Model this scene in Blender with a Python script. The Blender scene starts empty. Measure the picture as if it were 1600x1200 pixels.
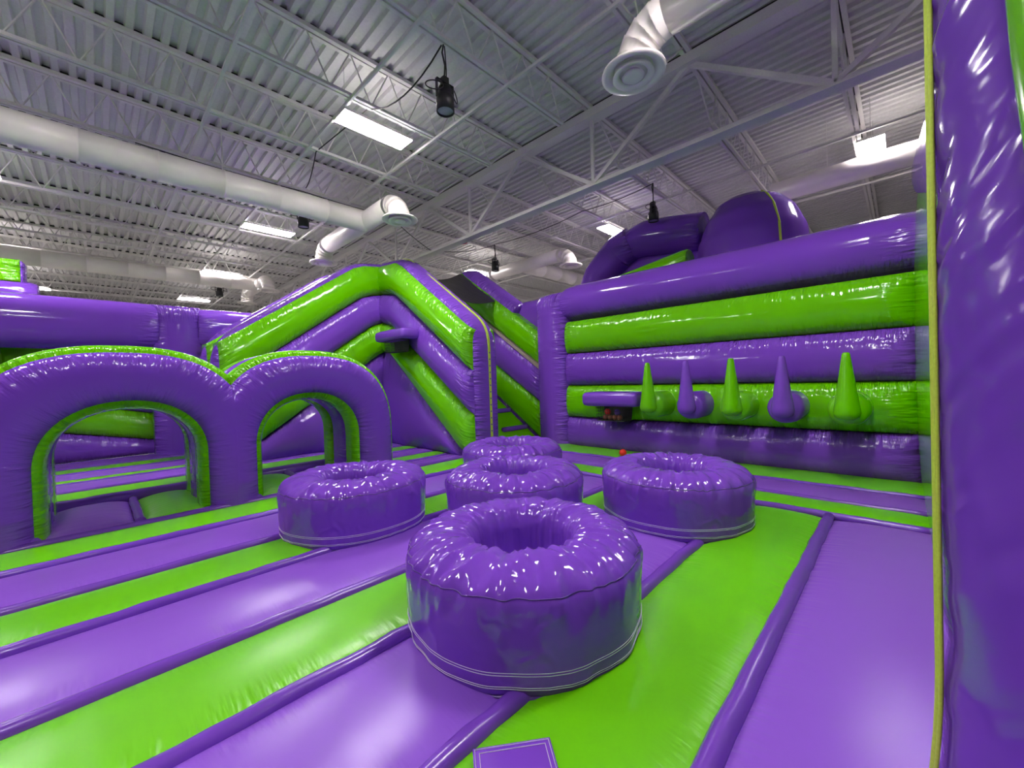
import bpy, bmesh, math, random
from mathutils import Vector, Matrix, noise
V = Vector
PI = math.pi
scene = bpy.context.scene
COL = scene.collection

# ------------------------------------------------------------------ camera
# vanishing points of the two horizontal directions (1600x1200 frame) fix lens and rotation
VX, VY = (1410, 572), (150, 612)
_a = (VX[0]-800, 600-VX[1]); _b = (VY[0]-800, 600-VY[1])
FPX = math.sqrt(-(_a[0]*_b[0] + _a[1]*_b[1]))
AX = V((_a[0], _a[1], -FPX)).normalized()
AY = V((_b[0], _b[1], -FPX)).normalized()
AZ = AX.cross(AY)
cam_d = bpy.data.cameras.new('camera')
cam_d.sensor_width = 36.0
cam_d.lens = FPX/1600*36.0
cam_d.clip_start = 0.02
cam = bpy.data.objects.new('camera', cam_d)
COL.objects.link(cam)
cam.matrix_world = Matrix.Translation((0, 0, 1.5)) @ Matrix((AX, AY, AZ)).to_4x4()
scene.camera = cam

# ------------------------------------------------------------------ world, exposure
world = bpy.data.worlds.new('world'); scene.world = world
world.use_nodes = True
world.node_tree.nodes['Background'].inputs[0].default_value = (0.75, 0.8, 0.85, 1)
world.node_tree.nodes['Background'].inputs[1].default_value = 0.3
vs = scene.view_settings
vs.view_transform = 'Standard'; vs.look = 'None'; vs.gamma = 1.0; vs.exposure = 1.12
vs.use_curve_mapping = False
LAMP = 52.0            # radiance of the high-bay lamp lenses

# ------------------------------------------------------------------ materials
def new_mat(name):
    m = bpy.data.materials.new(name); m.use_nodes = True
    nt = m.node_tree
    return m, nt, nt.nodes['Principled BSDF']

def nd(nt, t, **kw):
    n = nt.nodes.new(t)
    for k, v in kw.items():
        setattr(n, k, v)
    return n

def math_n(nt, op, a, b=None, clamp=False):
    n = nd(nt, 'ShaderNodeMath', operation=op, use_clamp=clamp)
    for i, x in enumerate((a, b)):
        if x is None: continue
        if isinstance(x, (int, float)): n.inputs[i].default_value = x
        else: nt.links.new(x, n.inputs[i])
    return n.outputs[0]

def comb(nt, x, y, z=0.0):
    n = nd(nt, 'ShaderNodeCombineXYZ')
    for i, v in enumerate((x, y, z)):
        if isinstance(v, (int, float)): n.inputs[i].default_value = v
        else: nt.links.new(v, n.inputs[i])
    return n.outputs[0]

def noise_n(nt, vec, scale=1.0, detail=2.0, rough=0.5, typ=None, dist=0.0):
    n = nd(nt, 'ShaderNodeTexNoise')
    if typ: n.noise_type = typ
    n.inputs['Scale'].default_value = scale
    n.inputs['Detail'].default_value = detail
    n.inputs['Roughness'].default_value = rough
    n.inputs['Distortion'].default_value = dist
    if vec is not None: nt.links.new(vec, n.inputs['Vector'])
    return n.outputs[0]

def vinyl(name, col, rough=0.11, mode='uv', bump=0.02, low=0.35, crumple=0.0, puck=1.0, cscale=5.0):
    """glossy inflated vinyl: puckers at the seams (uv), broad dents and fine crumples"""
    m, nt, bs = new_mat(name)
    tc = nd(nt, 'ShaderNodeTexCoord')
    oi = nd(nt, 'ShaderNodeObjectInfo')
    rnd = math_n(nt, 'MULTIPLY', oi.outputs['Random'], 37.0)
    var = noise_n(nt, tc.outputs['Object'], 0.9, 3)
    hsv = nd(nt, 'ShaderNodeHueSaturation')
    hsv.inputs['Color'].default_value = (*col, 1)
    vv = math_n(nt, 'ADD', math_n(nt, 'MULTIPLY', var, 0.16), 0.92)
    nt.links.new(vv, hsv.inputs['Value'])
    nt.links.new(hsv.outputs[0], bs.inputs['Base Color'])
    bs.inputs['Specular IOR Level'].default_value = 0.45
    bs.inputs['Roughness'].default_value = rough
    h = math_n(nt, 'MULTIPLY', noise_n(nt, tc.outputs['Object'], 1.7, 2), low)
    if mode == 'uv':
        u1 = nd(nt, 'ShaderNodeUVMap', uv_map='wr'); u2 = nd(nt, 'ShaderNodeUVMap', uv_map='ed')
        s1 = nd(nt, 'ShaderNodeSeparateXYZ'); nt.links.new(u1.outputs[0], s1.inputs[0])
        s2 = nd(nt, 'ShaderNodeSeparateXYZ'); nt.links.new(u2.outputs[0], s2.inputs[0])
        u, v, du, dv = s1.outputs[0], s1.outputs[1], s2.outputs[0], s2.outputs[1]
        slow = noise_n(nt, comb(nt, math_n(nt, 'MULTIPLY', u, 1.3), 0.0, rnd), 1, 2)
        w1 = math_n(nt, 'POWER', math_n(nt, 'SUBTRACT', 1.0, math_n(nt, 'DIVIDE', dv, 0.26), True), 1.6)
        w1 = math_n(nt, 'MULTIPLY', w1, slow)
        n1 = noise_n(nt, comb(nt, math_n(nt, 'MULTIPLY', u, 16.0), math_n(nt, 'MULTIPLY', dv, 3.0), rnd), 1, 2.5, 0.55)
        slow2 = noise_n(nt, comb(nt, math_n(nt, 'MULTIPLY', v, 2.3), 3.0, rnd), 1, 2)
        w2 = math_n(nt, 'POWER', math_n(nt, 'SUBTRACT', 1.0, math_n(nt, 'DIVIDE', du, 0.45), True), 1.3)
        w2 = math_n(nt, 'MULTIPLY', w2, slow2)
        n2 = noise_n(nt, comb(nt, math_n(nt, 'MULTIPLY', v, 12.0), math_n(nt, 'MULTIPLY', du, 2.0), rnd), 1, 2.5, 0.6)
        p = math_n(nt, 'ADD', math_n(nt, 'MULTIPLY', w1, n1), math_n(nt, 'MULTIPLY', w2, n2))
        w3 = math_n(nt, 'POWER', math_n(nt, 'SUBTRACT', 1.0, math_n(nt, 'DIVIDE', dv, 0.55), True), 1.4)
        n3 = noise_n(nt, comb(nt, math_n(nt, 'MULTIPLY', u, 5.0), math_n(nt, 'MULTIPLY', dv, 1.2), math_n(nt, 'ADD', rnd, 5.0)), 1, 1.5, 0.5, 'RIDGED_MULTIFRACTAL')
        slow3 = math_n(nt, 'SUBTRACT', noise_n(nt, comb(nt, math_n(nt, 'MULTIPLY', u, 0.9), 7.0, rnd), 1, 1), 0.42, True)
        p = math_n(nt, 'ADD', p, math_n(nt, 'MULTIPLY', math_n(nt, 'MULTIPLY', w3, slow3), math_n(nt, 'MULTIPLY', n3, 0.9)))
        h = math_n(nt, 'ADD', h, math_n(nt, 'MULTIPLY', p, 8.0*puck))
    if crumple:
        r = noise_n(nt, tc.outputs['Object'], cscale, 3, 0.5, 'RIDGED_MULTIFRACTAL', 0.8)
        h = math_n(nt, 'ADD', h, math_n(nt, 'MULTIPLY', r, crumple))
    b = nd(nt, 'ShaderNodeBump')
    b.inputs['Strength'].default_value = 1.0
    b.inputs['Distance'].default_value = bump
    nt.links.new(h, b.inputs['Height'])
    nt.links.new(b.outputs[0], bs.inputs['Normal'])
    return m

PURPLE = (0.195, 0.060, 0.55)
GREEN = (0.145, 0.56, 0.0)
M = {}
M['purple'] = vinyl('purple_vinyl', PURPLE)
M['green'] = vinyl('green_vinyl', GREEN)
M['purple_floor'] = vinyl('purple_floor_vinyl', (0.245, 0.088, 0.59), rough=0.30, bump=0.014, low=0.3, puck=0.35)  # paler base purple carries the floor's sheen in its colour
M['green_floor'] = vinyl('green_floor_vinyl', GREEN, rough=0.30, bump=0.014, low=0.3, puck=0.35)
M['post'] = vinyl('purple_post_vinyl', PURPLE, puck=2.0)
M['piping'] = vinyl('purple_piping_vinyl', (0.165, 0.052, 0.46), rough=0.22, mode='obj', bump=0.01, crumple=0.25)
M['cushion'] = vinyl('purple_cushion_vinyl', (0.185, 0.056, 0.52), rough=0.08, mode='obj', bump=0.02, low=0.5, crumple=0.6, cscale=7.0)
M['column'] = vinyl('purple_column_vinyl', (0.165, 0.052, 0.46), rough=0.12, bump=0.02, low=0.6, crumple=0.2)
M['peg_green'] = vinyl('green_peg_vinyl', GREEN, rough=0.2, mode='obj', bump=0.01, crumple=0.2)
M['peg_purple'] = vinyl('purple_peg_vinyl', PURPLE, rough=0.2, mode='obj', bump=0.01, crumple=0.2)

def plain(name, col, rough=0.5, metal=0.0, bump=0.0, scale=40, var=0.1):
    m, nt, bs = new_mat(name)
    tc = nd(nt, 'ShaderNodeTexCoord')
    n = noise_n(nt, tc.outputs['Object'], scale, 3)
    hsv = nd(nt, 'ShaderNodeHueSaturation'); hsv.inputs['Color'].default_value = (*col, 1)
    nt.links.new(math_n(nt, 'ADD', math_n(nt, 'MULTIPLY', n, 2*var), 1-var), hsv.inputs['Value'])
    nt.links.new(hsv.outputs[0], bs.inputs['Base Color'])
    bs.inputs['Roughness'].default_value = rough; bs.inputs['Metallic'].default_value = metal
    if bump:
        b = nd(nt, 'ShaderNodeBump'); b.inputs['Strength'].default_value = 0.6; b.inputs['Distance'].default_value = bump
        nt.links.new(n, b.inputs['Height']); nt.links.new(b.outputs[0], bs.inputs['Normal'])
    return m

M['deck'] = plain('painted_roof_deck', (0.64, 0.632, 0.632), 0.5, 0, 0.003, 25, 0.12)
M['steel'] = plain('white_painted_steel', (0.70, 0.685, 0.67), 0.5)
M['duct'] = plain('white_painted_duct', (0.86, 0.82, 0.78), 0.35, 0, 0.001, 8, 0.05)
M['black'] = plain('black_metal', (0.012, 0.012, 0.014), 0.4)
M['cable'] = plain('black_cable', (0.015, 0.015, 0.016), 0.6)
M['wire'] = plain('suspension_wire', (0.35, 0.35, 0.36), 0.4, 0.8)
M['wallpaint'] = plain('hall_wall_paint', (0.38, 0.38, 0.37), 0.7)
M['concrete'] = plain('concrete_slab', (0.38, 0.37, 0.36), 0.6, 0, 0.002, 12, 0.1)
M['lime'] = plain('lime_webbing', (0.52, 0.68, 0.06), 0.5, 0, 0.002, 90, 0.2)
M['stitch'] = plain('white_thread', (0.62, 0.56, 0.72), 0.6)
M['tarp'] = plain('black_mesh_tarp', (0.008, 0.010, 0.006), 0.35, 0, 0.02, 5, 0.3)
M['net'] = plain('black_net', (0.01, 0.012, 0.01), 0.6, 0, 0.004, 60, 0.3)
M['gap_fill'] = plain('grey_gap_fill', (0.42, 0.34, 0.31), 0.35, 0, 0.01, 20, 0.3)
M['red'] = plain('red_plastic', (0.75, 0.035, 0.01), 0.3)
M['redsteel'] = plain('red_painted_metal', (0.35, 0.03, 0.03), 0.4)
M['purpleball'] = plain('violet_plastic', (0.12, 0.05, 0.35), 0.3)
M['brownball'] = plain('brown_plastic', (0.30, 0.10, 0.05), 0.4)
M['lens'] = plain('lamp_glass', (0.35, 0.36, 0.42), 0.15)
M['hem'] = plain('dark_hem_vinyl', (0.09, 0.03, 0.26), 0.3, 0, 0.006, 14, 0.15)

def emit(name, col, s):
    m = bpy.data.materials.new(name); m.use_nodes = True
    nt = m.node_tree; nt.nodes.remove(nt.nodes['Principled BSDF'])
    e = nt.nodes.new('ShaderNodeEmission'); e.inputs[0].default_value = (*col, 1); e.inputs[1].default_value = s
    nt.links.new(e.outputs[0], nt.nodes['Material Output'].inputs[0])
    return m
M['glow'] = emit('led_lens', (1.0, 0.92, 0.915), LAMP)
M['fill_glow'] = emit('ceiling_fill_glow', (1.0, 0.92, 0.915), LAMP*0.14)  # fill emission added to brighten the roof deck

# ------------------------------------------------------------------ object helpers
def place(o, parent):
    COL.objects.link(o)
    if parent is not None:
        o.parent = parent
        if parent.type == 'EMPTY' and parent.get('_world'):
            o.location = -parent.location

def obj(name, verts, faces, mat, parent=None, uv=None, smooth=True, recalc=True):
    me = bpy.data.meshes.new(name)
    me.from_pydata([tuple(v) for v in verts], [], faces)
    if recalc:
        bm = bmesh.new(); bm.from_mesh(me)
        bmesh.ops.recalc_face_normals(bm, faces=bm.faces)
        bm.to_mesh(me); bm.free()
    if uv:
        for nm, data in (('wr', uv[0]), ('ed', uv[1])):
            lay = me.uv_layers.new(name=nm)
            buf = [0.0]*(2*len(me.loops))
            for i, l in enumerate(me.loops):
                buf[2*i], buf[2*i+1] = data[l.vertex_index]
            lay.data.foreach_set('uv', buf)
    if smooth:
        me.polygons.foreach_set('use_smooth', [True]*len(me.polygons))
    me.materials.append(M[mat] if isinstance(mat, str) else mat)
    o = bpy.data.objects.new(name, me)
    place(o, parent)
    return o

def tag(o, label, cat, group=None):
    o['label'] = label; o['category'] = cat
    if group: o['group'] = group
    return o

def thing(name, label, cat, loc=(0, 0, 0), group=None, local=False):
    o = bpy.data.objects.new(name, None); COL.objects.link(o)
    o.location = loc; o.empty_display_size = 0.1
    if not local: o['_world'] = 1      # parts are modelled in room coordinates
    return tag(o, label, cat, group)

def struct(o):
    o['kind'] = 'structure'; return o

def dup(root, loc, label=None, rotz=None, skip=()):
    r = root.copy(); COL.objects.link(r); r.location = loc
    if rotz is not None: r.rotation_euler = (0, 0, rotz)
    if label: r['label'] = label
    for ch in list(root.children):
        if ch.name.split('.')[0] in skip: continue
        c = ch.copy(); COL.objects.link(c); c.parent = r
        for g in list(ch.children):
            d = g.copy(); COL.objects.link(d); d.parent = c
    return r

class MB:
    def __init__(s): s.v = []; s.f = []
    def add(s, vs, fs):
        k = len(s.v); s.v += [V(x) for x in vs]; s.f += [tuple(i+k for i in f) for f in fs]; return s
    def box(s, lo, hi):
        x0, y0, z0 = lo; x1, y1, z1 = hi
        return s.add([(x0,y0,z0),(x1,y0,z0),(x1,y1,z0),(x0,y1,z0),(x0,y0,z1),(x1,y0,z1),(x1,y1,z1),(x0,y1,z1)],
                     [(0,3,2,1),(4,5,6,7),(0,1,5,4),(1,2,6,5),(2,3,7,6),(3,0,4,7)])
    def bar(s, a, b, w, h, up=(0, 0, 1)):
        a, b = V(a), V(b); d = (b-a).normalized(); upv = V(up)
        if abs(d.dot(upv)) > 0.98: upv = V((0, 1, 0))
        sx = d.cross(upv).normalized()*w/2; sz = sx.cross(d).normalized()*h/2
        vs = [p+q for p in (a, b) for q in (-sx-sz, sx-sz, sx+sz, -sx+sz)]
        return s.add(vs, [(0,3,2,1),(4,5,6,7),(0,1,5,4),(1,2,6,5),(2,3,7,6),(3,0,4,7)])
    def tube(s, pts, r, seg=10, caps=True, closed=False):
        pts = [V(p) for p in pts]; n = len(pts)
        rs = r if isinstance(r, (list, tuple)) else [r]*n
        fr = None; rings = []
        for i, p in enumerate(pts):
            if closed: t = (pts[(i+1) % n]-pts[i-1]).normalized()
            else: t = (pts[min(i+1, n-1)]-pts[max(i-1, 0)]).normalized()
            if fr is None:
                a = V((0, 0, 1)) if abs(t.z) < 0.9 else V((1, 0, 0))
                fr = (a-t*a.dot(t)).normalized()
            else: fr = (fr-t*fr.dot(t)).normalized()
            bt = t.cross(fr)
            rings.append([p+(fr*math.cos(2*PI*k/seg)+bt*math.sin(2*PI*k/seg))*rs[i] for k in range(seg)])
        vs = [q for rg in rings for q in rg]; fs = []
        for i in range(n if closed else n-1):
            j = (i+1) % n
            for k in range(seg):
                fs.append((i*seg+k, i*seg+(k+1) % seg, j*seg+(k+1) % seg, j*seg+k))
        if caps and not closed:
            fs.append(tuple(reversed(range(seg)))); fs.append(tuple((n-1)*seg+k for k in range(seg)))
        return s.add(vs, fs)
    def lathe(s, prof, seg=32, c=(0, 0, 0), closed=False):
        c = V(c); vs = []; fs = []
        for r, z in prof:
            for k in range(seg):
                a = 2*PI*k/seg; vs.append(c+V((r*math.cos(a), r*math.sin(a), z)))
        n = len(prof)
        for i in range(n if closed else n-1):
            j = (i+1) % n
            for k in range(seg):
                fs.append((i*seg+k, i*seg+(k+1) % seg, j*seg+(k+1) % seg, j*seg+k))
        return s.add(vs, fs)
    def build(s, name, mat, parent=None, smooth=False, recalc=True):
        return obj(name, s.v, s.f, mat, parent, None, smooth, recalc)

def ends(L, pl, step):
    """samples 0..1 along a length L, denser inside the pinched ends"""
    a = [0, .015, .05, .12, .22, .36, .55, .78, 1.0]
    pl = min(pl, L*0.45)
    xs = [k*pl for k in a]
    n = max(2, int((L-2*pl)/step))
    xs += [pl+(L-2*pl)*i/n for i in range(1, n)]
    xs += [L-k*pl for k in reversed(a)]
    return [x/L for x in xs]

def pillow(name, A, B, Cc, D, n, b, mat, parent, thick=0.3, bb=0.0, nv=16, p=2.0, pinch=0.2, ends_on=(1, 1), step=0.25, sag=0.0):
    """inflated panel over the quad A B C D (A-B along, A-D across), bulging along n"""
    return rail_pillow(name, [A, B], [D, Cc], n, b, mat, parent, thick, bb, nv, p, pinch, ends_on, step, sag)

def rail_pillow(name, RA, RD, n, b, mat, parent, thick=0.3, bb=0.0, nv=16, p=2.0, pinch=0.2, ends_on=(1, 1), step=0.25, sag=0.0):
    """the same between two polylines with matching points; their points are spread to equal lengths first"""
    n = V(n).normalized()
    k = len(RA)
    seg = [((V(RA[i+1])-V(RA[i])).length+(V(RD[i+1])-V(RD[i])).length)/2 for i in range(k-1)]
    L = sum(seg); W = sum((V(RA[i])-V(RD[i])).length for i in range(k))/k
    cum = [0]
    for q in seg: cum.append(cum[-1]+q)
    def at(R, u):
        x = u*L
        for i in range(k-1):
            if x <= cum[i+1]+1e-9 or i == k-2:
                return V(R[i]).lerp(V(R[i+1]), min(1, (x-cum[i])/seg[i]))
    us = ends(L, max(pinch, 0.05), step)
    vsn = [(1-math.cos(PI*j/nv))/2 for j in range(nv+1)]
    front, back, wr, ed = [], [], [], []
    for u in us:
        d0, d1 = u*L, (1-u)*L
        e = 1.0
        if ends_on[0] and d0 < pinch: e = min(e, math.sqrt(max(0, 1-(1-d0/pinch)**2)))
        if ends_on[1] and d1 < pinch: e = min(e, math.sqrt(max(0, 1-(1-d1/pinch)**2)))
        du = min(d0 if ends_on[0] else 9, d1 if ends_on[1] else 9)
        for v in vsn:
            base = at(RA, u).lerp(at(RD, u), v)
            base = base + V((0, 0, -sag*4*u*(1-u)))
            s = abs(2*v-1)
            pr = max(0.0, 1-s**p)**(1/p)*e
            front.append(base+n*b*pr)
            back.append(base-n*thick-n*bb*pr)
            wr.append((u*L, v*W)); ed.append((du, min(v, 1-v)*W))
    nU, nV = len(us), nv+1; N = nU*nV
    fs = []
    for i in range(nU-1):
        for j in range(nV-1):
            a = i*nV+j
            fs.append((a, a+nV, a+nV+1, a+1)); fs.append((N+a, N+a+1, N+a+nV+1, N+a+nV))
    for i in range(nU-1):
        for j in (0, nV-1):
            a = i*nV+j; fs.append((a, a+nV, N+a+nV, N+a))
    for j in range(nV-1):
        for i in (0, nU-1):
            a = i*nV+j; fs.append((a, a+1, N+a+1, N+a))
    o = obj(name, front+back, fs, mat, parent, (wr+wr, ed+ed))
    # keep the crease between front, rim and back crisp
    o.data.polygons.foreach_set('use_smooth', [True]*(2*(nU-1)*(nV-1))+[False]*(len(fs)-2*(nU-1)*(nV-1)))
    return o

def sweep(name, A, B, sec, nax, wax, mat, parent, pinch=0.2, shrink=0.12, step=0.25, seams=(0,)):
    """closed cross-section sec [(n, w)...] swept from A to B; ends drawn in a little and capped"""
    A, B, nax, wax = V(A), V(B), V(nax).normalized(), V(wax).normalized()
    L = (B-A).length; us = ends(L, pinch, step); m = len(sec)
    cn = sum(q[0] for q in sec)/m; cw = sum(q[1] for q in sec)/m
    arc = [0]
    for k in range(1, m): arc.append(arc[-1]+math.hypot(sec[k][0]-sec[k-1][0], sec[k][1]-sec[k-1][1]))
    tot = arc[-1]+math.hypot(sec[0][0]-sec[-1][0], sec[0][1]-sec[-1][1])
    vs, wr, ed, fs = [], [], [], []
    for u in us:
        dd = min(u*L, (1-u)*L)
        e = 1.0 if dd >= pinch else math.sqrt(max(0, 1-(1-dd/pinch)**2))
        k = 1-shrink*(1-e)
        P = A.lerp(B, u)
        for i, (a, w) in enumerate(sec):
            vs.append(P+nax*(cn+(a-cn)*k)+wax*(cw+(w-cw)*k))
            wr.append((u*L, arc[i]))
            ed.append((dd, min([9]+[min(abs(arc[i]-arc[s]), tot-abs(arc[i]-arc[s])) for s in seams])))
    for i in range(len(us)-1):
        for j in range(m):
            fs.append((i*m+j, i*m+(j+1) % m, (i+1)*m+(j+1) % m, (i+1)*m+j))
    fs.append(tuple(range(m))); fs.append(tuple((len(us)-1)*m+j for j in range(m)))
    return obj(name, vs, fs, mat, parent, (wr, ed))

def ellipse(a, b, n=28, c=(0, 0), p=2.0, start=-PI/2):
    r = []
    for k in range(n):
        t = start+2*PI*k/n
        ct, st = math.cos(t), math.sin(t)
        r.append((c[0]+a*math.copysign(abs(ct)**(2/p), ct), c[1]+b*math.copysign(abs(st)**(2/p), st)))
    return r

rng = random.Random(7)

# ================================================================== the hall shell
HX0, HX1, HY0, HY1, ZB, ZD = -14.0, 23.0, -12.0, 31.0, -0.62, 6.5
def slab(name, lo, hi, mat): return struct(MB().box(lo, hi).build(name, mat))
hall_floor = slab('floor', (HX0, HY0, ZB-0.1), (HX1, HY1, ZB), 'concrete')
slab('wall_left', (HX0-0.2, HY0, ZB), (HX0, HY1, ZD+0.3), 'wallpaint')
slab('wall_right', (HX1, HY0, ZB), (HX1+0.2, HY1, ZD+0.3), 'wallpaint')
slab('wall_back', (HX0, HY1, ZB), (HX1, HY1+0.2, ZD+0.3), 'wallpaint')
slab('wall_front', (HX0, HY0-0.2, ZB), (HX1, HY0, ZD+0.3), 'wallpaint')

# corrugated roof deck, flutes running along Y
def roof_deck():
    pitch = 0.19; prof = []
    x = HX0
    while x < HX1:
        prof += [(x, 0), (x+0.075, 0), (x+0.095, 0.055), (x+0.17, 0.055)]
        x += pitch
    vs, fs = [], []
    for (px, pz) in prof:
        vs += [(px, HY0, ZD+pz), (px, HY1, ZD+pz)]
    for i in range(len(prof)-1):
        fs.append((2*i, 2*i+1, 2*i+3, 2*i+2))
    # roof skin above
    k = len(vs)
    vs += [(HX0, HY0, ZD+0.3), (HX0, HY1, ZD+0.3), (HX1, HY1, ZD+0.3), (HX1, HY0, ZD+0.3)]
    fs.append((k, k+1, k+2, k+3))
    return struct(obj('ceiling', vs, fs, 'deck', None, None, False, False))
roof_deck()

JY = [0.56+1.78*k for k in range(-6, 17)]
XG = 6.62

def build_joist(x0, x1, side):
    """open-web joist in local coordinates, at Y = 0"""
    t = thing('roof_joist', 'white open-web steel joist under the corrugated roof deck, west of the deep girder truss' if side < 0 else
              'white open-web steel joist under the corrugated roof deck, beyond the deep girder truss',
              'roof joist', (0, 0, ZD), 'west bay roof joists' if side < 0 else 'far bay roof joists', local=True)
    m = MB()
    m.box((x0, -0.075, -0.06), (x1, -0.012, -0.002)); m.box((x0, 0.012, -0.06), (x1, 0.075, -0.002))
    m.build('top_chord', 'steel', t)
    MB().box((x0, -0.03, -0.004), (x1, 0.03, 0.05)).build('flute_shadow_strip', 'black', t)  # black strip added to give the shadow dashes where flutes cross the joist
    c0, c1 = (x0+0.1, x1-0.95) if side < 0 else (x0+0.95, x1-0.1)
    m = MB(); m.box((c0, -0.06, -0.72), (c1, -0.012, -0.675)); m.box((c0, 0.012, -0.72), (c1, 0.06, -0.675))
    m.build('bottom_chord', 'steel', t)
    m = MB(); n = int((c1-c0)/0.62); st = (c1-c0)/n
    for k in range(n):
        a = (c0+k*st, 0, -0.69); b = (c0+(k+0.5)*st, 0, -0.03); c = (c0+(k+1)*st, 0, -0.69)
        m.tube([a, b], 0.012, 5, False); m.tube([b, c], 0.012, 5, False)
    if side < 0: m.tube([(c1, 0, -0.69), (x1-0.2, 0, -0.03)], 0.016, 6, False)
    else: m.tube([(c0, 0, -0.69), (x0+0.2, 0, -0.03)], 0.016, 6, False)
    m.build('web', 'steel', t)
    return t
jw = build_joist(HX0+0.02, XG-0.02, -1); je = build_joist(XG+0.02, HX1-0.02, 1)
JLW = {7: 'white open-web roof joist running past the ring diffuser of the gored duct elbow',
       8: 'white open-web roof joist from which the large black spotlight hangs',
       9: 'white open-web roof joist beside the LED panel nearest the large black spotlight',
       10: 'white open-web roof joist between the large spotlight panel and the long white duct',
       11: 'white open-web roof joist above the long white duct, holding up the spotlight behind it',
       12: 'white open-web roof joist next behind the long white duct'}
JLE = {8: 'white open-web roof joist beyond the girder holding the spotlight over the purple portal',
       11: 'white open-web roof joist beyond the girder holding the spotlight over the mesh canopy'}
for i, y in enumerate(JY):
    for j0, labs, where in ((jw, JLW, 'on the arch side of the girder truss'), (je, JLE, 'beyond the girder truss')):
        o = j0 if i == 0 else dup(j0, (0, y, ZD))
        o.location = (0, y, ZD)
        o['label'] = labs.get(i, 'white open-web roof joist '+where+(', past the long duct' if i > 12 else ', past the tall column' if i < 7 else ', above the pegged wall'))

def girder():
    t = thing('girder_truss', 'deep white steel girder truss with angle diagonals crossing under the joists', 'truss', (XG, 0, 5.0))
    MB().box((XG-0.12, HY0+0.02, 6.28), (XG+0.12, HY1-0.02, 6.44-0.002)).build('top_chord', 'steel', t)
    MB().box((XG-0.07, HY0+0.02, 6.438), (XG+0.07, HY1-0.02, 6.498)).build('gap_shadow_strip', 'black', t)  # black strip set in as the shadow gap between chord and deck
    m = MB(); m.box((XG-0.11, HY0+0.02, 5.02), (XG+0.11, HY1-0.02, 5.05)); m.box((XG-0.03, HY0+0.02, 5.05), (XG+0.03, HY1-0.02, 5.13))
    m.build('bottom_chord', 'steel', t)
    for i, y in enumerate(JY):
        if i % 2 == 0:
            MB().bar((XG, y, 5.05), (XG, y, 6.36), 0.06, 0.05, (1, 0, 0)).build('vertical', 'steel', t)
        if i % 2 == 1:
            for yy in (y-1.78, y+1.78):
                if HY0 < yy < HY1:
                    MB().bar((XG, y, 6.33), (XG, yy, 5.09), 0.07, 0.075, (1, 0, 0)).build('diagonal', 'steel', t)
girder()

def bridging(x, z, label):
    m = MB(); m.box((x-0.02, JY[0]-0.1, z-0.02), (x+0.02, JY[-1]+0.1, z+0.02))
    return tag(m.build('bridging_bar', 'steel'), label, 'bracing bar', 'bracing bars across the joists')
for x in (-8.5, -3.6, 1.33, 2.8, 4.3, 9.8, 12.6, 16.5):
    for z in (5.762, ):
        bridging(x, z, 'slim white bracing bar running across the undersides of the roof joists')

# ---------------------------------------------------------------- high-bay lamps
def make_lamp():
    t = thing('ceiling_light', '-', 'ceiling light', (0, 0, 5.7), 'high-bay lights under the roof', local=True)
    m = MB(); m.box((-0.60, -0.2, 0.004), (0.60, 0.2, 0.05)); m.box((-0.3, -0.1, 0.05), (0.3, 0.1, 0.085))
    h = m.build('housing', 'steel', t)
    m = MB(); m.box((-0.585, -0.188, -0.012), (0.585, 0.188, 0.002))
    m.build('lens', 'glow', t)
    for sy in (-1, 1):
        MB().box((-0.55, sy*0.155-0.03, 0.048), (0.55, sy*0.155+0.03, 0.056)).build('added_glow_strip', 'fill_glow', t)  # added glowing strips, lighting the deck from the housing top
    for x in (-0.5, 0.5):
        MB().tube([(x, 0, 0.05), (x, 0, 0.8)], 0.004, 5).build('hanging_wire', 'wire', t)
    return t
lamps = []
for y, w in ((-5.6, 'behind the tall purple column'), (0.38, 'behind the tall purple column'), (6.27, 'nearest the duct elbow'), (12.22, ''), (18.0, ''), (24.1, '')):
    lamps.append((3.38, y))
for y in (0.37, 6.0, 11.92, 18.0, 24.0): lamps.append((10.65, y))
for y in (0.4, 6.3, 12.4, 18.9, 24.8): lamps.append((-1.75, y))
for y in (6.3, 18.9): lamps.append((-8.9, y))
for y in (6.3, 18.9): lamps.append((17.8, y))
LAMPLAB = {(3.38, 6.27): 'bright oblong LED panel light hanging near the black spotlight with the trailing cable',
           (3.38, 12.22): 'bright oblong LED panel light hanging beneath the long white duct, by a black spotlight',
           (3.38, 18.0): 'bright oblong LED panel light hanging above the second, farther duct elbow',
           (10.65, 0.37): 'bright LED panel light crossed by a white duct beside the tall purple column',
           (10.65, 6.0): 'bright LED panel light hanging just behind the big purple arch tube',
           (10.65, 11.92): 'bright LED panel light hanging above the black mesh canopy of the climbing lane'}
lamp0 = make_lamp()
for i, q in enumerate(lamps):
    o = lamp0 if i == 0 else dup(lamp0, (q[0], q[1], 5.7))
    o.location = (q[0], q[1], 5.7)
    o['label'] = LAMPLAB.get(q, 'small far bright LED panel light low over the purple beam' if q[1] > 18.5 else 'bright oblong LED panel light under the roof joists, outside the play area')

# ---------------------------------------------------------------- ducts
def elbow_down(p, d, r, zt, zb):
    """gored 90 degree elbow from travel direction d (horizontal unit) down to zb"""
    d = V(d); pts = []; R = 0.42
    for k in range(6):
        a = PI/2*k/5
        pts.append(V((p[0], p[1], zt-R))+d*(R*math.sin(a))+V((0, 0, R*math.cos(a))))
    pts.append(V((pts[-1].x, pts[-1].y, zb)))
    return pts

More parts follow.
